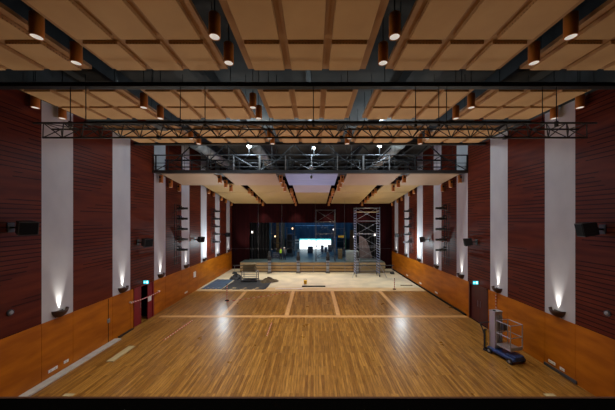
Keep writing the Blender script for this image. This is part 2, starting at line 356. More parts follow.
# ------------------------------------------------------------------ downlights
def make_downlight(stem):
    t = thing('cylinder_downlight', '', 'downlight', (0, 0, 0), 0, 'copper cylinder downlights')
    m = MB(); m.lathe([(.118, .50), (.125, .49), (.125, .012), (.121, 0), (.108, 0), (.108, .05)], n=18); m.cyl((0, 0, .488), (0, 0, .502), .12, 18)
    m.build('housing', M['copper'], t)
    m = MB(); m.lathe([(.108, .012), (.085, .05), (.04, .075), (0.001, .08)], n=18); m.build('reflector', M['lens'], t)
    if stem: MB().cyl((0, 0, .5), (0, 0, 2.04), .014, 6).build('stem', M['cable'], t)
    else: MB().box(-.05, .05, -.16, -.12, .30, .42).build('bracket', M['cable'], t)
    return t
protos = {}
GX = [-10.1, -6.16, -2.2, 1.81, 5.73, 9.68]
GN = ['gap along the left wall', 'far left gap', 'gap left of centre', 'gap right of centre', 'far right gap', 'gap along the right wall']
def downlight(x, y, z, label, power=0):
    stem = z > 10
    if stem in protos: o = dup(protos[stem], (x, y, z))
    else: o = protos[stem] = make_downlight(stem)
    o.location = (x, y, z); o['label'] = label
    if power: light('SPOT', 'downlight_beam', (x, y, z-.02), power, (1, .86, .68), spot_size=math.radians(88), spot_blend=.8, shadow_soft_size=.10)
PA = 250
for g in (1, 2, 3, 4):
    for k, y in enumerate((5.7, 6.65)):
        downlight(GX[g], y, 10.26, 'copper cylinder downlight, %s of two, %s, front ceiling row' % (('nearer', 'farther')[k], GN[g]), PA)
for g in range(6):
    if g == 3: continue
    for k, y in enumerate((9.3, 10.3)):
        downlight(GX[g], y, 10.26, 'copper cylinder downlight, %s of two, %s, second ceiling row' % (('nearer', 'farther')[k], GN[g]), PA if 0 < g < 5 else 0)
for g in (1, 2, 3, 4):
    for k, y in enumerate((12.85, 13.75)):
        downlight(GX[g], y, 10.26, 'copper cylinder downlight, %s of two, %s, row behind the truss' % (('nearer', 'farther')[k], GN[g]), PA)
LGX = [-10.08, -6.2, -2.15, 1.9, 6.0, 9.7]
for g in range(6):
    for k, y in enumerate((16.95, 18.1, 19.25)):
        z = 9.17-(y-16.62)*.133-.50
        downlight(LGX[g], y, z, 'copper downlight behind the catwalk, %s of three, %s' % (ORD[k], GN[g]), 170 if g in (1, 2, 3, 4) else 0)
    for k, y in enumerate((24.7, 25.9, 28.1, 29.5, 31.5)):
        z = 9.30-(y-22.6)*.1175-.36
        downlight(LGX[g], y, z, 'copper downlight in the stage-end ceiling, %s of five, %s' % (ORD[k], GN[g]), 330 if g in (1, 2, 3, 4) else 0)
# unseen downlight beams added overhead, outside the view, to brighten the hall
for x in (-6.16, -2.2, 1.81, 5.73):
    light('SPOT', 'downlight_beam', (x, 2.6, 10.26), PA, (1, .86, .68), spot_size=math.radians(88), spot_blend=.8, shadow_soft_size=.10)
# ------------------------------------------------------------------ sconces
def make_sconce():
    t = thing('bowl_uplight', '', 'wall light', (0, 0, 0), 0, 'dark bowl uplights on the white bands')
    m = MB(); prof = [(r_*.76, z_*.95) for r_, z_ in ((.02, -.30), (.16, -.285), (.29, -.20), (.37, -.08), (.40, .03), (.38, .03), (.35, -.07), (.27, -.18), (.15, -.25), (.001, -.26))]
    m.lathe(prof, (0, 0, 0), 18, -PI/2, PI/2); m.build('bowl', M['bowl'], t)
    m = MB(); m.box(0, .022, -.16, .16, -.27, -.02); m.build('wall_plate', M['black'], t)
    m = MB(); m.lathe([(.001, -.10), (.16, -.10)], (0, 0, 0), 12, -PI/2, PI/2); m.build('lamp', M['glow'], t)
    return t
sp = make_sconce(); first = True
WIDE = 420
for side, X, s, pw in (('left', XL, 1, PWL+[6.27, 2.84]), ('right', XR, -1, PWR+[6.3, 2.9])):
    for k, p in enumerate(pw):
        x = X; y = p+PW*.52
        lab = 'dark bowl uplight on the %s white band of the %s wall' % (ORD[k], side) if k < 7 else 'dark bowl uplight outside the view, %s gallery, %s wall' % (('before', 'beside')[k-7], side)
        if first: sp.location = (x, y, 2.55); sp.rotation_euler = (0, 0, 0); sp['label'] = lab; first = False
        else: dup(sp, (x, y, 2.55), 0 if s > 0 else PI, lab)
        l = light('SPOT', 'uplight_beam', (x+s*.075, y, 2.465), 290, (1, .95, .84), spot_size=math.radians(36), spot_blend=1, shadow_soft_size=.03)
        aim(l, (x+s*.03, y, 4.3))
        l = light('SPOT', 'uplight_wide', (x+s*.33, y, 2.56), WIDE*(.06 if k > 6 else 1)*(1 if s > 0 else .85), (1, .90, .74), spot_size=math.radians(125), spot_blend=1, shadow_soft_size=.12)
        aim(l, (x+s*6.2, y, 8.0))
# ------------------------------------------------------------------ lighting truss and its cables
t = thing('lighting_truss', 'long black triangular lattice truss hung below the ceiling', 'truss', (0, 8.28, 8.85))
x0, x1 = -8.75, 8.85
A = lambda x: (x, -.28, .37); Bp = lambda x: (x, .28, .37); D = lambda x: (x, 0, 0)
for f, nm in ((A, 'chord'), (Bp, 'chord'), (D, 'chord')): MB().cyl(f(x0), f(x1), .030, 8).build('chord', M['black'], t)
n = 28; st = (x1-x0)/n
for i in range(n):
    xa = x0+i*st; xm = xa+st/2; xb = xa+st
    MB().cyl(D(xa), A(xm), .016, 6).build('brace', M['black'], t); MB().cyl(A(xm), D(xb), .016, 6).build('brace', M['black'], t)
    m = MB(); m.cyl(D(xa), Bp(xm), .016, 6); m.cyl(Bp(xm), D(xb), .016, 6); m.cyl(A(xm), Bp(xm), .014, 6); m.cyl(A(xm), Bp(xm+st), .014, 6) if i < n-1 else None
    if i < 40: m.build('rear_lacing', M['black'], t)
for xx in (-5.0, 0.9, 6.2):
    m = MB(); m.box(xx-.12, xx+.12, -.33, .33, .33, .41); m.box(xx-.05, xx+.05, -.05, .05, -.05, .05); m.build('coupler', M['black'], t)
CABX = [(-7.85, 'first'), (-7.35, 'second'), (-4.3, 'third'), (-3.5, 'fourth'), (0.0, 'fifth'), (3.3, 'sixth'), (4.05, 'seventh'), (4.3, 'eighth'), (7.4, 'ninth'), (7.85, 'tenth')]
for x, nm in CABX:
    m = MB(); m.cyl((x, 8.27, 9.20), (x, 8.27, 10.58), .014, 6); m.box(x-.035, x+.035, 8.23, 8.31, 9.2, 9.38)
    tag(m.build('suspension_cable', M['cable']), 'thin black cable holding the lattice truss, %s from left' % nm, 'cable', 'cables above the truss')
# ------------------------------------------------------------------ catwalk bridge
t = thing('catwalk', 'dark steel catwalk with truss railing spanning the hall above the lower ceiling', 'catwalk', (0, 16.4, 9.2))
bx0, bx1 = XL+.02, XR-.02
B('deck', M['darksteel'], bx0, bx1, 0, 1.3, .0, .08, t)
MB().box(bx0, bx1, -.06, .02, -.02, .16).build('lower_chord', M['midsteel'], t); MB().box(bx0, bx1, 1.28, 1.36, -.02, .16).build('lower_chord', M['darksteel'], t)
for z, r in ((1.12, .04), (.62, .02), (.38, .02)):
    MB().cyl((bx0, -.02, z), (bx1, -.02, z), r, 8).build('rail', M['midsteel'] if z > 1 else M['darksteel'], t)
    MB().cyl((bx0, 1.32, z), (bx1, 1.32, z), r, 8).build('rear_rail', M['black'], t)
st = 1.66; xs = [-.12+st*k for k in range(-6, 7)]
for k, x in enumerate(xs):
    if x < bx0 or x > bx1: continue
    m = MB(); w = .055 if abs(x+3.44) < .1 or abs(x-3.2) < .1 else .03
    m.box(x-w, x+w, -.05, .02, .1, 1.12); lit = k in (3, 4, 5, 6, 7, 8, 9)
    m.build('post', M['greysteel'] if lit else M['darksteel'], t)  # middle posts get paler steel: work light glow put into the colour
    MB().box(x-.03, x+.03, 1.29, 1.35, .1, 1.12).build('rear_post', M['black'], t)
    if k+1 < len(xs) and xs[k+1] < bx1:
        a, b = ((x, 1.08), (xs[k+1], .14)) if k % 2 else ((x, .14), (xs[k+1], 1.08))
        MB().cyl((a[0], -.015, a[1]), (b[0], -.015, b[1]), .026, 6).build('diagonal', M['midsteel'] if k in (3, 4, 7, 8) else M['darksteel'], t)  # paler diagonals likewise carry the work light in their colour
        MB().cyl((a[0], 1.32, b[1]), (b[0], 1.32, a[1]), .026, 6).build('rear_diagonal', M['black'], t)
# roof trusses above the catwalk
for q, (yy, nm) in enumerate(((18.6, 'nearest behind the catwalk'), (23.4, 'second behind the catwalk'), (28.6, 'third behind the catwalk'))):
    r = thing('roof_truss', 'black angled roof truss in the dark void, %s' % nm, 'truss', (0, yy, 0), 0, 'roof trusses over the lower ceiling')
    MB().box(XL, XR, -.05, .05, 10.45, 10.55).build('bottom_chord', M['black'], r); MB().box(XL, XR, -.05, .05, 11.6, 11.72).build('top_chord', M['black'], r)
    for i in range(8):
        xa = XL+.3+i*2.45; MB().cyl((xa, 0, 10.5), (xa+1.22, 0, 11.66), .045, 6).build('web', M['black'], r); MB().cyl((xa+1.22, 0, 11.66), (xa+2.45, 0, 10.5), .045, 6).build('web', M['black'], r)
for x, nm in ((-8.2, 'left'), (-4.2, 'left of centre'), (6.0, 'right')):
    m = MB(); y = 17.6
    for k in range(10): m.cyl((x, y+k*1.4, 11.42), (x, y+k*1.4+1.36, 11.42), .36, 16); m.cyl((x, y+k*1.4+1.34, 11.42), (x, y+k*1.4+1.42, 11.42), .39, 16)
    tag(m.build('air_duct', M['duct']), 'round pale wrapped air duct behind the catwalk, %s side' % nm, 'duct', 'ducts in the ceiling void')
# led work lights on the catwalk
for x, z, nm, r, pw in ((-4.11, 1.70, 'left', .125, 300), (0.04, 1.58, 'middle', .085, 160), (4.22, 1.76, 'right', .135, 300)):
    t = thing('work_light', 'bright white round work light on a stalk on the catwalk, %s' % nm, 'work light', (x, 16.36, 9.2), 0, 'three work lights on the catwalk')
    MB().cyl((0, 0, 1.12), (0, 0, z-r), .025, 8).build('stalk', M['black'], t)
    m = MB(); m.lathe([(r*1.05, 0), (r*1.05, .03), (r*.6, .10), (.001, .11)], n=18)
    h = m.build('head', M['black'], t); h.rotation_euler = (-PI/2, 0, 0); h.location = (0, 0, z)
    m = MB(); m.lathe([(r, -.002), (r*.85, -.02), (.001, -.03)], n=18)
    g = m.build('lens', M['led'], t); g.rotation_euler = (-PI/2, 0, 0); g.location = (0, 0, z)
    light('POINT', 'work_beam', (x, 16.14, 9.2+z), pw, (.76, .92, 1), shadow_soft_size=r)
m = MB(); t = thing('hanging_ball', 'small pale ball hanging on a thin cable at the catwalk middle', 'ball', (-.13, 16.1, 9.5))
MB().ball((0, 0, 0), .13, 14).build('ball', M['greysteel'], t); MB().cyl((0, 0, .12), (0, 0, 2.8), .008, 6).build('cable', M['cable'], t)
MB().ball((0, 0, -.62), .08, 10, (1, 1, 1.4)).build('weight', M['darksteel'], t); MB().cyl((0, 0, -.6), (0, 0, -.1), .008, 6).build('lower_cable', M['cable'], t)
# ------------------------------------------------------------------ wall speakers
def make_speaker():
    t = thing('wall_speaker', '', 'speaker', (0, 0, 0), 0, 'black speakers bracketed to the side walls')
    m = MB(); mx = Matrix.Scale(.88, 4) @ Matrix.Translation((.60, 0, 0)) @ Matrix.Rotation(math.radians(-22), 4, 'Z') @ Matrix.Rotation(math.radians(10), 4, 'Y')
    vs = [(-.22, -.20, -.24), (.24, -.28, -.26), (.24, .28, -.26), (-.22, .20, -.24), (-.22, -.20, .24), (.24, -.28, .26), (.24, .28, .26), (-.22, .20, .24)]
    m.add([mx @ Vector(v) for v in vs], [(0, 3, 2, 1), (4, 5, 6, 7), (0, 1, 5, 4), (1, 2, 6, 5), (2, 3, 7, 6), (3, 0, 4, 7)]); m.build('cabinet', M['black'], t)
    MB().box(.241, .256, -.25, .25, -.23, .23, mx).build('grille', M['blackmat'], t)
    m = MB(); m.box(0, .03, -.10, .10, -.16, .16); m.cyl((.03, 0, 0), (.36, 0, 0), .035, 8); m.build('bracket', M['black'], t)
    return t
spk = make_speaker(); first = True
for side, X, s, lst in (('left', XL, 1, ((8.7, 5.93), (15.0, 4.87), (22.2, 4.5), (29.1, 4.5))), ('right', XR, -1, ((8.75, 5.87), (15.5, 4.85), (22.0, 4.5), (28.7, 4.45)))):
    for k, (y, z) in enumerate(lst):
        lab = 'black box speaker on a bracket, %s on the %s wall' % (ORD[k], side)
        if first: spk.location = (X, y, z); spk['label'] = lab; first = False; o = spk
        else: o = dup(spk, (X, y, z), 0 if s > 0 else PI, lab)
        if s < 0: o.rotation_euler = (0, 0, PI)
# ------------------------------------------------------------------ boom ladders with lamps on the side walls
def make_profile():
    t = thing('profile_lamp', '', 'stage lamp', (0, 0, 0), 0, 'black lamps on the wall ladders')
    m = MB(); m.cyl((-.05, 0, 0), (.32, 0, 0), .095, 10, .10); m.cyl((-.16, 0, 0), (-.05, 0, 0), .06, 10, .095); m.build('body', M['black'], t)
    MB().cyl((.32, 0, 0), (.58, 0, 0), .075, 10, .085).build('lens_tube', M['black'], t)
    m = MB(); m.box(.05, .10, -.13, -.11, -.03, .20); m.box(.05, .10, .11, .13, -.03, .20); m.box(.05, .10, -.13, .13, .18, .20); m.box(-.205, .08, -.03, .03, .18, .24); m.build('yoke', M['black'], t)
    return t
pl = make_profile(); first = True
for side, X, s, ys in (('left', XL, 1, (18.75, 25.4)), ('right', XR, -1, (18.45, 25.0))):
    for q, y in enumerate(ys):
        ln = ('nearer', 'farther')[q]
        t = thing('lighting_ladder', 'black wall ladder carrying five stage lamps, %s on the %s wall' % (ln, side), 'lighting ladder', (X, y, 2.9), 0 if s > 0 else PI, 'lighting ladders on the side walls')
        for yy in (-.30, 0, .30): MB().cyl((.30, yy, 0), (.30, yy, 4.45), .024, 8).build('upright', M['black'], t)
        for k in range(9): MB().cyl((.30, -.62 if k % 2 else -.3, .12+k*.48), (.30, .62 if k % 2 else .3, .12+k*.48), .018, 6).build('rung', M['black'], t)
        for zz in (.3, 2.0, 3.8): MB().cyl((.001, 0, zz), (.30, 0, zz), .02, 6).build('wall_arm', M['black'], t)
        l = light('SPOT', 'purple_fill', (X+s*1.12, y, 5.5), 450, (.42, .18, 1), spot_size=math.radians(110), spot_blend=1, shadow_soft_size=.08)  # purple fill light added at the ladder to tint the opposite wall
        aim(l, (-X, y-1.5, 5.0))
        if q == 1: light('POINT', 'ladder_lamp_glow', (X+s*1.45, y-.35, 3.95), 260, (.80, .94, 1), shadow_soft_size=0)
        for k in range(5):
            lab = 'black stage lamp, %s from top of the %s ladder, %s wall' % (('first', 'second', 'third', 'fourth', 'fifth')[k], ln, side)
            loc = (X+s*.50, y, 7.02-k*.755)
            if first: pl.location = loc; pl['label'] = lab; first = False
            else: dup(pl, loc, 0 if s > 0 else PI, lab)
# ------------------------------------------------------------------ small wall fittings
def plate(side, y, z, w, h, label, nm='socket_plate', cat='wall plate', m='white'):
    X, s = (XL, 1) if side == 'l' else (XR, -1)
    x0, x1 = sorted((X, X+s*.016)); t = thing(nm, label, cat, (0, y, z), 0, None)
    MB().box(x0, x1, -w/2, w/2, -h/2, h/2).build('plate', M[m], t)
    xa, xb = sorted((X+s*.016, X+s*.021)); k = max(1, int(w/.13))
    for i in range(k):
        c = -w/2+(i+.5)*w/k; MB().box(xa, xb, c-.025, c+.025, -h*.28, h*.28).build('socket', M['kick'], t)
plate('l', 10.12, .28, .36, .11, 'white multiple socket plate low on the left wall below the first band')
plate('l', 10.66, .30, .20, .11, 'white single socket plate right of the multiple one, left wall')
plate('r', 10.62, .28, .30, .11, 'white multiple socket plate low on the right wall near the grille')
plate('r', 10.18, .25, .19, .11, 'white single socket plate nearer the gallery, right wall')
plate('r', 20.6, .32, .45, .12, 'white socket strip low on the right wall, nearest beyond the door')
plate('r', 23.7, .32, .45, .12, 'white socket strip low on the right wall, second beyond the door')
plate('r', 27.0, .32, .45, .12, 'white socket strip low on the right wall, farthest toward the stage')
plate('l', 20.7, .32, .45, .12, 'white socket strip low on the left wall beyond the door')
t = thing('notice', 'small white notice on the orange dado of the left wall', 'notice', (XL, 22.2, 1.45)); B('sheet', M['white'], 0, .012, -.22, .22, -.24, .24, t)
for k in range(4): B('ruled_line', M['kick'], .012, .013, -.16, .16, .12-k*.09, .135-k*.09, t)
t = thing('door_lock_plate', 'grey plate on a dark seam of the left dado before the red door', 'lock plate', (XL+.002, 12.86, 1.12)); B('plate', M['greysteel'], 0, .02, -.08, .08, -.1, .1, t); MB().cyl((.02, 0, 0), (.06, 0, 0), .03, 10).build('knob', M['greysteel'], t); B('seam_strip', M['blackmat'], -.002, .004, -.015, .015, -1.1, 1.1, t)
for X, s, y, nm in ((XL, 1, 8.68, 'left'), (XR, -1, 8.6, 'right')):
    t = thing('round_wall_fitting', 'small round dark fitting on the nearest red bay, %s wall' % nm, 'wall fitting', (X, y, 3.05), 0 if s > 0 else PI)
    MB().cyl((0, 0, 0), (.05, 0, 0), .10, 14).build('rim', M['darksteel'], t); MB().ball((.05, 0, 0), .07, 10, (.5, 1, 1)).build('dome', M['greysteel'], t)
# ------------------------------------------------------------------ doors
d1 = struct(B('door_1', M['blackmat'], XL-1.5, XL-1.45, DL[0], DL[1], 0, DADO), 'open red door in the left wall with a dark passage behind', 'door')
m = MB(); m.box(XL-1.5, XL-.06, DL[0]-.1, DL[0], 0, DADO); m.build('passage_side', M['blackmat'], d1); MB().box(XL-1.5, XL-.06, DL[1], DL[1]+.1, 0, DADO).build('passage_side', M['blackmat'], d1)
B('passage_floor', M['parquet'], XL-1.5, XL-.06, DL[0], DL[1], -.05, 0, d1); B('passage_ceiling', M['blackmat'], XL-1.5, XL-.06, DL[0], DL[1], DADO, DADO+.06, d1)
B('near_leaf', M['reddoor'], XL-.05, XL-.005, DL[0]+.02, DL[0]+.66, .01, DADO-.05, d1)
B('far_leaf', M['reddoor'], XL-.05, XL-.005, DL[1]-.58, DL[1]-.12, .01, DADO-.05, d1); B('frame_post', M['reddoor'], XL-.06, XL+.03, DL[1]-.12, DL[1], 0, DADO, d1); B('frame_post', M['reddoor'], XL-.06, XL+.03, DL[0], DL[0]+.05, 0, DADO, d1); B('frame_head', M['reddoor'], XL-.06, XL+.03, DL[0], DL[1], DADO-.05, DADO, d1)
MB().cyl((XL+.0, DL[0]+.6, .95), (XL+.0, DL[0]+.6, 1.25), .015, 8).build('door_handle', M['greysteel'], d1)
d2 = struct(B('door_2', M['blackmat'], XR+.15, XR+.20, DR[0], DR[1], 0, DADO), 'closed dark maroon double door in the right wall', 'door')
ym = (DR[0]+DR[1])/2
B('door_leaf', M['maroondoor'], XR+.08, XR+.14, DR[0]+.1, ym-.004, .01, DADO-.08, d2); B('door_leaf', M['maroondoor'], XR+.08, XR+.14, ym+.004, DR[1]-.1, .01, DADO-.08, d2)
B('frame_post', M['maroondoor'], XR-.03, XR+.15, DR[0], DR[0]+.1, 0, DADO, d2); B('frame_post', M['maroondoor'], XR-.03, XR+.15, DR[1]-.1, DR[1], 0, DADO, d2); B('frame_head', M['maroondoor'], XR-.03, XR+.15, DR[0], DR[1], DADO-.08, DADO, d2)
for yy in (ym-.12, ym+.12): MB().cyl((XR+.06, yy, .95), (XR+.06, yy, 1.3), .014, 8).build('door_handle', M['greysteel'], d2)
def exit_sign(X, s, y, nm):
    t = thing('exit_sign', 'small glowing green exit sign above the %s' % nm, 'exit sign', (X, y, 2.42), 0)
    x0, x1 = sorted((s*.02, s*.36)); a, b = x0, x1
    B('case', M['darksteel'], a, b, -.03, .03, -.11, .11, t); B('face', M['exit'], a+.01, b-.01, -.034, -.03, -.10, .10, t)
    m = MB(); c = (a+b)/2; m.box(c+.03, c+.11, -.037, -.034, -.07, .07); m.box(c-.11, c-.01, -.037, -.034, -.012, .012); m.add([(c-.14, -.036, 0), (c-.09, -.036, -.05), (c-.09, -.036, .05)], [(0, 1, 2)])
    m.build('pictogram', M['exitw'], t)
exit_sign(XL, 1, 15.5, 'red door in the left wall'); exit_sign(XR, -1, 15.35, 'maroon door in the right wall')
# ------------------------------------------------------------------ barriers and tapes
def chain(p0, p1, sag, n=14): return [Vector(p0).lerp(Vector(p1), i/n)-Vector((0, 0, sag*4*(i/n)*(1-i/n))) for i in range(n+1)]
m = MB(); m.tube(chain((XL+.12, 14.35, 1.55), (XL+.12, 16.95, 1.45), .05), .028, 6)
t = thing('barrier_chain', 'red and white chain stretched across the red door opening', 'chain'); m.build('chain', M['rwx'], t)
for yy, zz in ((14.35, 1.55), (16.95, 1.45)): MB().cyl((XL+.001, yy, zz), (XL+.13, yy, zz), .05, 10).build('wall_hook', M['white'], t)
t = thing('hanging_sign', 'small white sign hung on the chain across the red door', 'sign', (XL+.16, 15.85, 1.3)); B('plate', M['white'], -.008, .008, -.16, .16, -.14, .14, t); B('hanger', M['white'], -.006, .006, -.02, .02, .14, .19, t)
def post(x, y, h, lab):
    t = thing('barrier_post', lab, 'barrier post', (x, y, 0), 0, 'red and white barrier posts')
    MB().cyl((0, 0, .04), (0, 0, h), .035, 10).build('pole', M['rw'], t); MB().lathe([(.001, .06), (.12, .05), (.17, 0), (.001, 0)], n=14).build('base', M['blackmat'], t); MB().ball((0, 0, h), .045, 10).build('cap', M['blackmat'], t)
post(-6.62, 19.6, 1.22, 'red and white post standing on the parquet left of centre'); post(7.2, 22.75, .95, 'red and white post at the right edge of the bare floor')
tag(MB().tube([(-6.6, 19.3, .02), (-5.2, 20.0, .02), (-3.6, 20.9, .02), (-2.0, 21.9, .02)], .02, 5).build('barrier_tape', M['rwx']), 'red and white tape trailing from the left post over the floor', 'tape')
tag(MB().tube([(-7.68, 13.1, .02), (-7.42, 15.7, .02)], .02, 6).build('barrier_pole', M['rwx']), 'thin red and white pole lying near the red door', 'pole')
tag(MB().tube([(-2.48, 13.6, .02), (-2.5, 15.3, .02)], .02, 6).build('barrier_pole', M['rwx']), 'thin red and white pole lying mid floor left of centre', 'pole')
m = MB()
for k in range(17): m.ball((XR-.06, 13.8, 2.12-k*.075), .034, 8, (.8, .8, 1.2))
tag(m.build('hanging_chain', M['rw']), 'red and white chain hanging on the right wall behind the lift', 'chain')
m = MB(); m.box(-9.03, -8.71, 11.15, 12.52, 0, .025); tag(m.build('loose_plank', M['plank']), 'short pale plank lying on the parquet near the left wall', 'plank')
for x, nm in ((-8.65, 'left'), (8.35, 'right')): struct(B('trim_%d' % (30 if x < 0 else 31), M['plank'], x-.18, x+.18, 8.98, 9.12, 0, .006), 'pale floor cover plate by the gallery, %s side' % nm, 'floor plate')
# ------------------------------------------------------------------ mast lift
t = thing('mast_lift', 'small blue mast lift with grey mast and railed platform by the right wall', 'lift', (8.64, 11.55, 0), math.radians(14))
MB().bbox(-.33, .33, -.66, .62, .12, .26, .03).build('chassis', M['blue'], t)
MB().bbox(-.26, .26, -.67, -.25, .24, .36, .03).build('battery_cover', M['blue'], t)
for sx in (-1, 1):
    for yy in (-.50, .46):
        w = MB(); w.cyl((sx*.30, yy, .12), (sx*.39, yy, .12), .12, 16); wo = w.build('wheel', M['tyre'], t); h = MB(); h.cyl((sx*.385, yy, .12), (sx*.395, yy, .12), .06, 12); h.build('hub', M['greysteel'], wo)
m = MB(); m.box(-.24, .18, .28, .56, .26, 1.92); m.build('mast', M['alu'], t)
for k, (dx, dy) in enumerate(((-.12, .24), (.0, .24), (.10, .24))): MB().box(dx, dx+.06, dy, dy+.05, .3, 1.86-k*.06).build('mast_section', M['greysteel'], t)
MB().box(-.25, .19, .26, .58, 1.92, 1.96).build('mast_cap', M['alu'], t)
MB().cyl((-.14, .40, 1.93), (-.14, .40, 2.0), .06, 12).build('pulley', M['darksteel'], t)
p = MB().box(-.32, .36, -.51, .16, .52, .57).build('platform', M['alu'], t); MB().box(-.33, .37, -.52, -.49, .57, .68).build('toe_board', M['alu'], p)
for (px, py) in ((-.31, -.50), (.35, -.50), (-.31, .15), (.35, .15)): MB().cyl((px, py, .57), (px, py, 1.62), .02, 8).build('guard_post', M['alu'], t)
for z in (1.08, 1.62):
    for a, b in (((-.31, -.50), (.35, -.50)), ((.35, -.50), (.35, .15)), ((-.31, -.50), (-.31, .15)), ((-.31, .15), (.35, .15))): MB().cyl((*a, z), (*b, z), .018, 8).build('guard_rail', M['alu'], t)
MB().box(-.10, .10, -.02, .10, 1.2, 1.5).build('control_box', M['darksteel'], t)
for sx in (-1, 1):
    o = MB().bbox(sx*.36-.05, sx*.36+.05, .62, .72, .10, 1.02, .01).build('outrigger_post', M['tyre'], t)
    MB().box(sx*.36-.02, sx*.36+.02, .612, .62, .2, .98).build('warning_stripe', M['yellow'], o); MB().box(sx*.36-.052, sx*.36+.052, .60, .74, .02, .10).build('foot_pad', M['darksteel'], o)
m = MB(); m.tube([(-.30, .62, .3), (-.34, .82, .95), (-.36, .95, 1.2), (.30, .95, 1.2), (.30, .82, .95), (.28, .62, .3)], .028, 8); m.build('push_handle', M['darksteel'], t)
# ------------------------------------------------------------------ stage
SX0, SX1, SZ, SY = -8.65, 8.45, 1.15, 30.3
stg = struct(B('stage', M['stagefloor'], SX0, SX1, SY, 44, 0, SZ), 'raised stage with a dark floor and tan boarded front', 'stage')
for k in range(3): B('fascia_board', M['fascia'], SX0, SX1, SY-.05, SY, .10+k*.36, .40+k*.36, stg)
B('fascia_back', M['blackmat'], SX0, SX1, SY-.012, SY, 0, 1.1, stg)
# backstage box
bw = struct(B('wall_stage', M['backdrape'], XL, XR, 43.6, 43.9, SZ, ZT), 'dark blue rear wall of the stage', 'wall')
B('side_drape', M['backdrape'], XL, XL+.2, BACK+.3, 43.6, SZ, ZT, bw); B('side_drape', M['backdrape'], XR-.2, XR, BACK+.3, 43.6, SZ, ZT, bw)
t = thing('rear_screen', 'bright white and teal screen glowing at the back of the stage', 'screen', (.1, 43.2, SZ)); 
MB().box(-2.40, 2.85, -.02, .02, .05, 1.80).build('picture', M['screen'], t)
m = MB(); m.box(-2.48, 2.93, -.03, .08, -.0, .05); m.box(-2.48, -2.40, -.03, .08, 0, 1.88); m.box(2.85, 2.93, -.03, .08, 0, 1.88); m.box(-2.48, 2.93, -.03, .08, 1.80, 1.88); m.build('frame', M['black'], t)
def pleated(name, x0, x1, y, z0, z1, m, lab, cat, amp=.08, per=.4, grp=None):
    n = max(4, int((x1-x0)/per*6)); vs = []; fs = []
    for i in range(n+1):
        x = x0+(x1-x0)*i/n; yy = amp*math.sin(2*PI*(x-x0)/per)
        for z in (z0, z1):
            for o in (0, .02): vs.append((x, y+yy+o, z))
    for i in range(n):
        a = i*4; b = a+4; fs += [(a, b, b+2, a+2), (a+1, a+3, b+3, b+1), (a, a+1, b+1, b), (a+2, b+2, b+3, a+3)]
    fs += [(0, 2, 3, 1), (n*4, n*4+1, n*4+3, n*4+2)]
    o = MB(); o.add(vs, fs, False); o = o.build(name, m); tag(o, lab, cat, grp); return o
pleated('border_drape', -8.0, 8.2, 41.4, 3.08, 8.0, M['backdrape'], 'dark blue drape hanging above the bright screen', 'drape', .05, 1.1)
pleated('leg_drape', -8.3, -5.65, 32.95, SZ, 5.78, M['blackmat'], 'black leg drape at the left of the stage opening', 'drape')
pleated('leg_drape', 5.6, 8.5, 33.3, SZ, 5.78, M['blackmat'], 'black leg drape at the right of the stage opening', 'drape')
# tall equipment frames either side of the screen
def rack(x, y, w, d, h, lab, nsh, m):
    t = thing('equipment_rack', lab, 'rack', (x, y, SZ), 0)
    for sx in (0, w):
        for sy in (0, d): MB().box(sx-.03, sx+.03, sy-.03, sy+.03, 0, h).build('upright', m, t)
    for k in range(nsh): z = .15+k*(h-.3)/(nsh-1); MB().box(0, w, 0, d, z, z+.04).build('shelf', m, t)
    return t
rack(-5.45, 35.0, 1.0, .7, 4.4, 'tall dark rack beside the left leg drape on stage', 6, M['darksteel'])
rack(-3.75, 35.8, 1.1, .7, 4.0, 'tall dark rack left of the bright screen', 5, M['darksteel'])
rack(3.1, 35.8, 1.2, .7, 3.9, 'tall dark rack right of the bright screen', 5, M['darksteel'])
rng = random.Random(3)
def case(x, y, z, w, d, h, lab, m='case', cat='flight case', grp='cases on the stage'):
    t = thing('flight_case', lab, cat, (x, y, z), 0, grp); MB().bbox(-w/2, w/2, -d/2, d/2, 0, h, .02).build('body', M[m], t)
    MB().box(-w/2-.005, w/2+.005, -d/2-.008, d/2+.008, h*.68, h*.68+.03).build('lid_band', M['greysteel'], t)
    for sx in (-1, 1): MB().cyl((sx*w*.25-.08, -d/2-.02, h*.4), (sx*w*.25+.08, -d/2-.02, h*.4), .015, 6).build('handle', M['greysteel'], t)
case(-.45, 38.6, SZ, .8, .7, 1.0, 'dark case silhouetted before the left part of the screen'); case(1.4, 40.3, SZ, .45, .5, 1.0, 'narrow dark case before the screen middle')
case(1.95, 40.0, SZ, .5, .5, .75, 'low dark case right of the narrow one'); case(2.6, 40.6, SZ, .6, .6, 1.05, 'dark case before the right edge of the screen')
case(-4.9, 33.6, SZ, .9, .7, .7, 'dark case on stage beside the workers'); case(3.45, 33.2, SZ, .55, .6, 1.25, 'tan upright crate on the stage right of the screen', 'timberd', 'crate')
case(4.75, 31.5, SZ, 1.5, .8, 1.22, 'large pale grey crate at the stage edge beside the scaffold', 'palebox', 'crate')
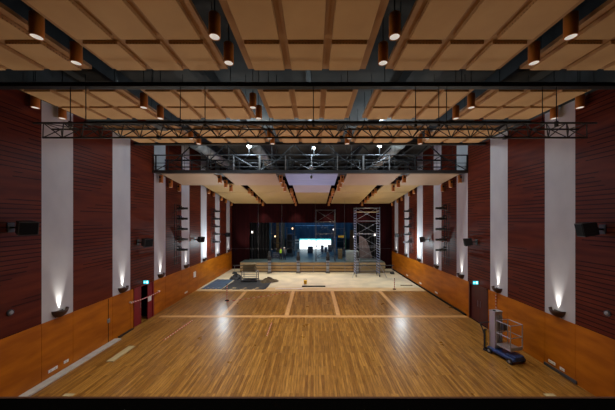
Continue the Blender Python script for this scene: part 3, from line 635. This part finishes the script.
# more things standing backstage
M['tealgrey'] = noise_mat('teal_grey', (.16, .22, .23), (.10, .15, .16), (1, 1, .3), 2, .6)
M['flat'] = noise_mat('scenery_board', (.40, .30, .13), (.30, .22, .09), (2, 1, .3), 2, .7)
def flat(x0, x1, y, h, m, lab):
    t = thing('scenery_flat', lab, 'scenery flat', ((x0+x1)/2, y, SZ), 0, 'upright flats backstage'); w = (x1-x0)/2
    B('face', M[m], -w, w, -.02, 0, 0, h, t)
    for sx in (-1, 1): B('stile', M['timberd'], sx*w-.04, sx*w+.04, 0, .06, 0, h, t)
    for z in (.1, h*.5, h-.1): B('batten', M['timberd'], -w, w, 0, .05, z-.04, z+.04, t)
    B('brace_foot', M['darksteel'], -.05, .05, .06, .9, 0, .06, t)
flat(-5.98, -5.58, 34.0, 4.7, 'blueboard', 'narrow flat coloured as if blue-lit, just inside the black leg drape')  # blue light on this edge is put into the board colour
flat(-5.35, -4.98, 36.9, 4.6, 'flat', 'narrow tan flat behind the warm lamp at left')
flat(-4.75, -4.25, 37.4, 4.9, 'tealgrey', 'teal grey flat left of the speaker stack')
flat(-3.05, -2.70, 41.0, 2.4, 'tealgrey', 'short teal grey flat at the left edge of the bright screen')
flat(3.25, 3.75, 41.0, 2.3, 'blueboard', 'short blue flat at the right edge of the bright screen')
flat(5.25, 5.75, 36.6, 3.6, 'timberbrown', 'brown flat behind the left legs of the tall scaffold')
for k, (z, lab) in enumerate(((0, 'bottom'), (1.0, 'middle'), (2.0, 'top'))):
    t = thing('stage_speaker', 'black stage speaker, %s of the stack left of the screen' % lab, 'speaker', (-3.55, 38.2, SZ+z), 0, 'speaker stack on stage')
    MB().bbox(-.42, .42, -.35, .35, 0, .98, .03).build('cabinet', M['case'], t); B('grille', M['black'], -.36, .36, -.36, -.35, .08, .9, t)
for k, z in enumerate((1.55, 1.95)):
    tag(B('pale_panel', M['white'], -2.75, -2.15, 37.6, 37.66, z+SZ-.0, z+SZ+.16), 'pale narrow panel on a stand left of the screen, %s' % ('lower', 'upper')[k], 'panel')
B('panel_stand', M['black'], -2.47, -2.43, 37.67, 37.71, SZ, SZ+2.15); tag(bpy.data.objects['panel_stand'], 'thin black stand holding two pale panels left of the screen', 'stand')
t = thing('stage_pole', 'green pole standing right of the yellow hoist', 'pole', (4.42, 35.0, SZ)); MB().cyl((0, 0, .03), (0, 0, 3.4), .05, 10).build('tube', M['green'], t); MB().lathe([(.001, 0), (.22, 0), (.22, .03), (.001, .04)], n=14).build('foot', M['darksteel'], t)
t = thing('lighting_pipe', 'thin pale pipe hung high across the stage above the screen', 'pipe', (0, 40.9, 5.25)); MB().cyl((-2.9, 0, 0), (3.4, 0, 0), .03, 8).build('tube', M['alu'], t)
for x in (-2.6, .2, 3.0): MB().cyl((x, 0, 0), (x, 0, 4), .012, 6).build('hanger', M['cable'], t)
for k, x in enumerate((-2.0, -.9, 1.3, 2.2)):
    m = MB(); m.cyl((x, 40.9, 5.0), (x, 40.75, 4.75), .10, 10, .13); m.cyl((x, 40.9, 5.02), (x, 40.9, 5.25), .02, 6)
    tag(m.build('hung_lamp', M['darksteel']), 'dark lamp hung above the screen, %s from left' % ['first', 'second', 'third', 'fourth'][k], 'stage lamp', 'lamps above the screen')
# work lamps on stage
def lamp(x, y, z0, z, r, mt, lab, col, pw):
    t = thing('stage_work_lamp', lab, 'lamp', (x, y, z0), 0, 'lit work lamps around the stage')
    MB().cyl((0, 0, .02), (0, 0, z-z0), .02, 8).build('stand', M['darksteel'], t); MB().lathe([(.001, 0), (.25, 0), (.25, .02), (.001, .03)], n=12).build('foot', M['darksteel'], t)
    MB().box(-r, r, .0, .1, z-z0-r*1.4, z-z0+r*1.4).build('housing', M['black'], t); MB().box(-r*.85, r*.85, -.01, .0, z-z0-r*1.25, z-z0+r*1.25).build('lens', M[mt], t)
    light('POINT', 'lamp_beam', (x, y-.35, z), pw, col, shadow_soft_size=r)
lamp(-2.85, 34.9, SZ, 4.98, .085, 'warm', 'warm glowing lamp high on the left of the screen', (1, .7, .4), 12)
lamp(-5.15, 34.4, SZ, 3.95, .08, 'warm', 'warm glowing lamp beside the left leg drape', (1, .7, .4), 12)
lamp(2.72, 34.9, SZ, 4.85, .075, 'coolw', 'pale lamp high on the right of the screen', (1, .9, .8), 10)
lamp(5.2, 33.0, SZ, 3.98, .075, 'coolw', 'pale lamp by the left side of the tall scaffold', (1, .9, .8), 10)
lamp(-7.8, 32.62, SZ, 4.6, .11, 'coolw', 'pale lamp at the left jamb of the stage opening', (1, .9, .8), 5)
lamp(7.85, 32.75, SZ, 4.25, .11, 'coolw', 'pale lamp at the right jamb behind the scaffold', (1, .9, .8), 10)
t = thing('yellow_hoist', 'yellow hoist hanging right of the bright screen', 'hoist', (3.65, 34.0, 3.95)); MB().bbox(-.36, .36, -.15, .15, -.14, .14, .03).build('body', M['yellow'], t); MB().cyl((0, 0, .14), (0, 0, 4.2), .012, 6).build('chain', M['steelcable'], t); MB().tube([(0, 0, -.14), (0, 0, -.3), (.06, 0, -.36), (.0, 0, -.4)], .02, 6).build('hook', M['darksteel'], t)
# dust sheet behind scaffold
m = MB(); vs = []; fs = []; nx, nz = 10, 8
for j in range(nz+1):
    for i in range(nx+1):
        u = i/nx; v = j/nz; x = 5.9+u*(1.7*(1-v*.35)); vs.append((x, 32.85+.06*math.sin(u*19)+.10*v, 1.2+v*2.9-(.9*u*u*v)))
for j in range(nz):
    for i in range(nx): a = j*(nx+1)+i; fs.append((a, a+1, a+nx+2, a+nx+1))
o = MB().add(vs, fs, True).build('dust_sheet', M['sheet']); o.modifiers.new('thick', 'SOLIDIFY').thickness = .02; tag(o, 'pale dust sheet hanging behind the tall scaffold', 'sheet')
# ------------------------------------------------------------------ scaffold towers
def scaffold(name, x, y, z, w, d, h, lab, lifts, mp, mr, rung):
    t = thing(name, lab, 'scaffold', (x, y, z), 0)
    for sx in (0, w):
        for sy in (0, d):
            MB().cyl((sx, sy, .18), (sx, sy, h), .035, 8).build('standard', mp, t)
            wh = MB(); wh.cyl((sx-.03, sy, .10), (sx+.03, sy, .10), .10, 14); wh.build('castor', M['tyre'], t)
            MB().box(sx-.05, sx+.05, sy-.05, sy+.05, .12, .22).build('castor_fork', M['darksteel'], t)
        k = 0; zz = .45
        while zz < h-.1: MB().cyl((sx, 0, zz), (sx, d, zz), .03, 6).build('rung', mr, t); zz += rung
    for k in range(lifts):
        z0 = .4+k*(h-.5)/lifts; z1 = .4+(k+1)*(h-.5)/lifts
        for sy in (0, d):
            MB().cyl((0, sy, z0), (w, sy, z0), .022, 6).build('ledger', mp, t)
            a, b = ((0, z0), (w, z1)) if (k+(sy > 0)) % 2 else ((w, z0), (0, z1))
            MB().cyl((a[0], sy, a[1]), (b[0], sy, b[1]), .020, 6).build('diagonal_brace', mp, t)
    for sy in (0, d): MB().cyl((0, sy, h-.1), (w, sy, h-.1), .022, 6).build('guard_rail', mp, t)
    return t
t = scaffold('scaffold_tower', 4.60, 27.6, 0, 2.55, 1.35, 7.55, 'tall aluminium scaffold tower on the bare floor right of centre', 5, M['towersteel'], M['blueframe'], .28)
B('deck', M['timber'], .05, 2.5, .1, 1.25, 7.0, 7.06, t)
for sx, sy, dx, dy in ((0, 0, -.5, -.7), (2.55, 0, .6, -.7)): MB().tube([(sx, sy, 1.3), (sx+dx, sy+dy, .05)], .025, 6).build('outrigger', M['alu'], t)
t = scaffold('scaffold_tower', .32, 30.75, SZ, 2.3, .9, 6.3, 'slim grey scaffold tower standing at the stage front near centre', 4, M['darksteel'], M['darksteel'], .5)
# ------------------------------------------------------------------ lowered bar, posts and hoist cables
t = thing('lowered_bar', 'long grey double pipe lowered across the front of the stage', 'lighting bar', (0, 29.25, 0))
for z in (.96, .22): MB().cyl((-9.2, 0, z), (9.2, 0, z), .05, 8).build('pipe', M['darksteel'], t)
for k in range(11): x = -9+k*1.8; MB().cyl((x, 0, .22), (x, 0, .96), .022, 6).build('spacer', M['greysteel'], t)
for x in (-9.0, 9.0): MB().box(x-.2, x+.2, -.2, .2, 0, .17).build('foot', M['darksteel'], t)
for x, nm in ((-6.3, 'first'), (-3.6, 'second'), (0.2, 'third'), (3.55, 'fourth')):
    tag(MB().cyl((x, 29.25, 1.02), (x, 29.25, 12.3), .009, 6).build('hoist_cable', M['steelcable']), 'thin steel cable rising from the lowered bar, %s from left' % nm, 'cable', 'cables to the lowered bar')
tag(MB().tube(chain((XL, 29.6, 2.85), (XR, 29.6, 2.85), .05, 10), .008, 6).build('cross_wire', M['steelcable']), 'thin wire stretched from wall to wall before the stage', 'wire')
for x, nm in ((-5.1, 'first'), (-1.76, 'second'), (1.67, 'third'), (5.09, 'fourth')):
    t = thing('rigging_post', 'pale post with a black drive box before the stage, %s from left' % nm, 'post', (x, 29.75, 0), 0, 'four posts before the stage')
    MB().bbox(-.17, .17, -.14, .14, .05, 1.45, .02).build('column', M['alu'], t); B('base_plate', M['darksteel'], -.26, .26, -.2, .2, 0, .05, t)
    MB().bbox(-.21, .21, -.17, .17, 1.45, 1.95, .03).build('drive_box', M['black'], t); MB().bbox(-.13, .13, -.12, .12, 1.95, 2.45, .02).build('motor', M['darksteel'], t)
    for z in (.45, .85, 1.2): B('band', M['darksteel'], -.175, .175, -.145, .145, z, z+.06, t)
# ------------------------------------------------------------------ materials lying on the bare floor
for k in range(9):
    z = k*.118; dx = rng.uniform(-.05, .05)
    o = MB().box(5.45+dx, 8.3+dx+rng.uniform(-.08, .08), 29.72, 30.18, z, z+.095).build('timber_board', M['timber'])
    tag(o, 'pale timber board stacked behind the scaffold, %s from the bottom' % ['first', 'second', 'third', 'fourth', 'fifth', 'sixth', 'seventh', 'eighth', 'topmost and ninth'][k], 'board', 'stacked timber boards')
t = thing('cage_trolley', 'pale steel cage trolley on the black sheeting at left', 'trolley', (-7.15, 25.4, .02))
for sx in (0, 1.5):
    for sy in (0, 1.0): MB().box(sx-.03, sx+.03, sy-.03, sy+.03, .1, .98).build('post', M['greysteel'], t); MB().cyl((sx-.03, sy, .06), (sx+.03, sy, .06), .06, 10).build('castor', M['tyre'], t)
for z in (.15, .35, .55, .75, .95):
    for sy in (0, 1.0): MB().box(0, 1.5, sy-.018, sy+.018, z-.018, z+.018).build('side_bar', M['greysteel'], t)
B('shelf', M['greysteel'], 0, 1.5, 0, 1.0, .95, .98, t); B('shelf', M['darksteel'], 0, 1.5, 0, 1.0, .12, .15, t)
for k in range(6):
    z = 1.0+k*.125; o = MB().box(-7.05+rng.uniform(-.06, .06), -5.85+rng.uniform(-.06, .1), 25.5, 26.3, z, z+.11).build('old_timber', M['timberd'])
    tag(o, 'brown old timber on the cage trolley, %s from the bottom' % ['first', 'second', 'third', 'fourth', 'fifth', 'sixth'][k], 'timber', 'timbers on the trolley')
def sheet(x0, x1, y0, y1, m, lab, skew=0, z=.0):
    vs = []; fs = []; n = 14
    for j in range(n+1):
        for i in range(n+1): vs.append((x0+(x1-x0)*i/n+skew*j/n, y0+(y1-y0)*j/n, z+.018+.016*math.sin(i*1.7+j*.9)*math.cos(j*1.3)))
    for j in range(n):
        for i in range(n): a = j*(n+1)+i; fs.append((a, a+1, a+n+2, a+n+1))
    o = MB().add(vs, fs, True).build('floor_sheet', m); o.modifiers.new('thick', 'SOLIDIFY').thickness = .012; tag(o, lab, 'sheet'); return o
sheet(-8.15, -4.25, 22.65, 26.3, M['blacksheet'], 'black sheeting spread on the bare floor at left', .15)
sheet(-10.0, -8.2, 22.75, 26.5, M['bluesheet'], 'blue plastic sheet spread beside the left wall')
def heap(x, y, rx, ry, h, m, lab, seed):
    r = random.Random(seed); vs = []; fs = []; nr, na = 7, 22
    for j in range(nr+1):
        for i in range(na):
            a = 2*PI*i/na; q = j/nr; k = 1+.16*math.sin(3*a+seed)+.1*r.uniform(-1, 1)
            vs.append((rx*q*k*math.cos(a), ry*q*k*math.sin(a), max(0, h*(1-q**1.6)*(1+r.uniform(-.25, .25))) if j < nr else 0))
    for j in range(nr):
        for i in range(na): fs.append((j*na+i, j*na+(i+1) % na, (j+1)*na+(i+1) % na, (j+1)*na+i))
    o = MB().add(vs, fs).build('rubble_heap', m, None, (x, y, .02)); tag(o, lab, 'heap', None, 'stuff')
heap(-4.5, 25.8, .85, .9, .34, M['debris'], 'low heap of brown scraps right of the cage trolley', 2)
heap(-8.0, 26.7, .7, .6, .5, M['blacksheet'], 'small dark heap left of the cage trolley', 5)
t = thing('bucket', 'yellow bucket on the bare floor near the centre', 'bucket', (-.77, 24.6, 0)); MB().lathe([(.001, .01), (.13, .01), (.17, .34), (.18, .34), (.18, .36), (.155, .36), (.12, .04), (.001, .04)], n=16).build('tub', M['yellow'], t)
MB().tube([(.17*math.cos(a), 0, .33+.16*math.sin(a)) for a in [PI*i/10 for i in range(11)]], .008, 5).build('handle', M['darksteel'], t)
tag(B('steel_bar', M['darksteel'], -1.05, 1.1, 23.55, 23.72, .012, .10), 'dark steel bar lying near the floor edge at centre', 'bar')
tag(B('white_board', M['white'], -3.4, -.9, 22.75, 22.9, .012, .05), 'narrow white board lying at the floor edge left of centre', 'board')
tag(B('dark_board', M['timberd'], 8.2, 9.3, 24.0, 24.15, 0, .05), 'dark board lying near the right wall before the stage', 'board')
# ------------------------------------------------------------------ people
def person(loc, rz, lab, vest, trousers, top, hat):
    t = thing('person', lab, 'person', loc, rz)
    V = []; E = []; R = []
    def v(p, r, par=None):
        V.append(p); R.append(r)
        if par is not None: E.append((par, len(V)-1))
        return len(V)-1
    pel = v((0, 0, .80), .115); ab = v((0, 0, .95), .11, pel); ch = v((0, .01, 1.14), .125, ab); sh = v((0, .01, 1.25), .10, ch); nk = v((0, 0, 1.32), .05, sh)
    hd0 = v((0, -.01, 1.38), .07, nk); hd1 = v((0, -.015, 1.45), .08, hd0); v((0, -.005, 1.51), .065, hd1)
    for s in (-1, 1):
        hip = v((s*.085, 0, .76), .085, pel); kn = v((s*.10, -.02*s, .42), .058, hip); an = v((s*.11, .02, .08), .04, kn); v((s*.12, -.13, .035), .035, an)
        so = v((s*.17, .01, 1.22), .055, sh); el = v((s*.23, .02, .97), .042, so); wr_ = v((s*.22, -.10, .78), .03, el); pa = v((s*.215, -.13, .72), .03, wr_)
        for q in range(4):
            f0 = v((s*(.205), -.165+.02*q, .68), .0095, pa); f1 = v((s*.20, -.165+.02*q, .645-(.008 if q in (1, 2) else 0)), .0085, f0); v((s*.185, -.16+.02*q, .615-(.008 if q in (1, 2) else 0)), .0075, f1)
        th = v((s*.185, -.165, .71), .010, pa); v((s*.17, -.175, .675), .009, th)
    me = bpy.data.meshes.new('body'); me.from_pydata(V, E, []); me.skin_vertices.new() if hasattr(me.skin_vertices, 'new') else None
    o = bpy.data.objects.new('body', me); C.objects.link(o); o.parent = t; me.materials.append(top)
    md = o.modifiers.new('skin', 'SKIN'); md.use_smooth_shade = True
    sv = me.skin_vertices[0].data
    for i, r in enumerate(R): sv[i].radius = (r, r)
    sv[0].use_root = True
    o.modifiers.new('sub', 'SUBSURF').levels = 1
    MB().lathe([(.150, .84), (.158, .98), (.165, 1.14), (.15, 1.24), (.08, 1.31)], n=16).build('vest' if vest else 'jacket', vest or top, t)
    for s in (-1, 1):
        m = MB(); m.cyl((s*.085, 0, .82), (s*.10, -.02*s, .42), .10, 12, .075); m.cyl((s*.10, -.02*s, .42), (s*.11, .02, .07), .075, 12, .06); m.build('trouser_leg', trousers, t)
        m = MB(); m.ball((s*.115, -.06, .045), .05, 10, (1, 2.4, .9)); m.build('boot', M['black'], t)
    MB().ball((0, -.012, 1.445), .098, 14, (.86, 1, 1.15)).build('face', M['skin'], t)
    MB().ball((0, -.115, 1.435), .016, 8, (.8, 1, 1.5)).build('nose', M['skin'], t)
    for s in (-1, 1): MB().ball((s*.034, -.10, 1.46), .011, 8).build('eye', M['black'], t); MB().ball((s*.085, 0, 1.44), .022, 8, (.4, 1, 1.4)).build('ear', M['skin'], t)
    MB().box(-.025, .025, -.108, -.10, 1.392, 1.399).build('mouth', M['reddoor'], t)
    MB().lathe([(.105, 1.475), (.105, 1.50), (.088, 1.545), (.05, 1.572), (.001, 1.58)], (0, .0, 0), 16).build('helmet' if hat else 'hair', hat or M['hair'], t)
person((-4.1, 32.2, SZ), .3, 'person in a yellow-green safety vest standing on the stage left', M['hivis'], M['navy'], M['navy'], None)
person((-3.65, 32.3, SZ), -.4, 'person in dark clothes and white helmet beside the safety vest', None, M['navy'], M['greycloth'], M['white'])
# ------------------------------------------------------------------ stage light
light('AREA', 'stage_wash', (0, 38.0, 9.5), 420, (.14, .48, 1), (0, 0, 0), shape='RECTANGLE', size=10, size_y=3)
light('AREA', 'screen_spill', (.1, 43.0, 2.2), 90, (.5, .9, 1), (math.radians(90), 0, 0), shape='RECTANGLE', size=5.2, size_y=1.8)
# ------------------------------------------------------------------ camera, world, view
cam = bpy.data.cameras.new('camera'); co = bpy.data.objects.new('camera', cam); C.objects.link(co)
co.location = (0, 0, 6.2); co.rotation_euler = (PI/2, 0, 0)
cam.sensor_width = 36; cam.lens = 256/615*36; cam.shift_x = -5.9/615; cam.shift_y = 14.6/615; cam.clip_end = 200; cam.clip_start = .05
S = bpy.context.scene; S.camera = co
w = bpy.data.worlds.new('world'); S.world = w; w.use_nodes = True
w.node_tree.nodes['Background'].inputs['Color'].default_value = (.02, .02, .025, 1); w.node_tree.nodes['Background'].inputs['Strength'].default_value = .3
vs = S.view_settings; vs.view_transform = 'Standard'; vs.look = 'None'; vs.gamma = 1; vs.use_curve_mapping = False; vs.exposure = 0.14
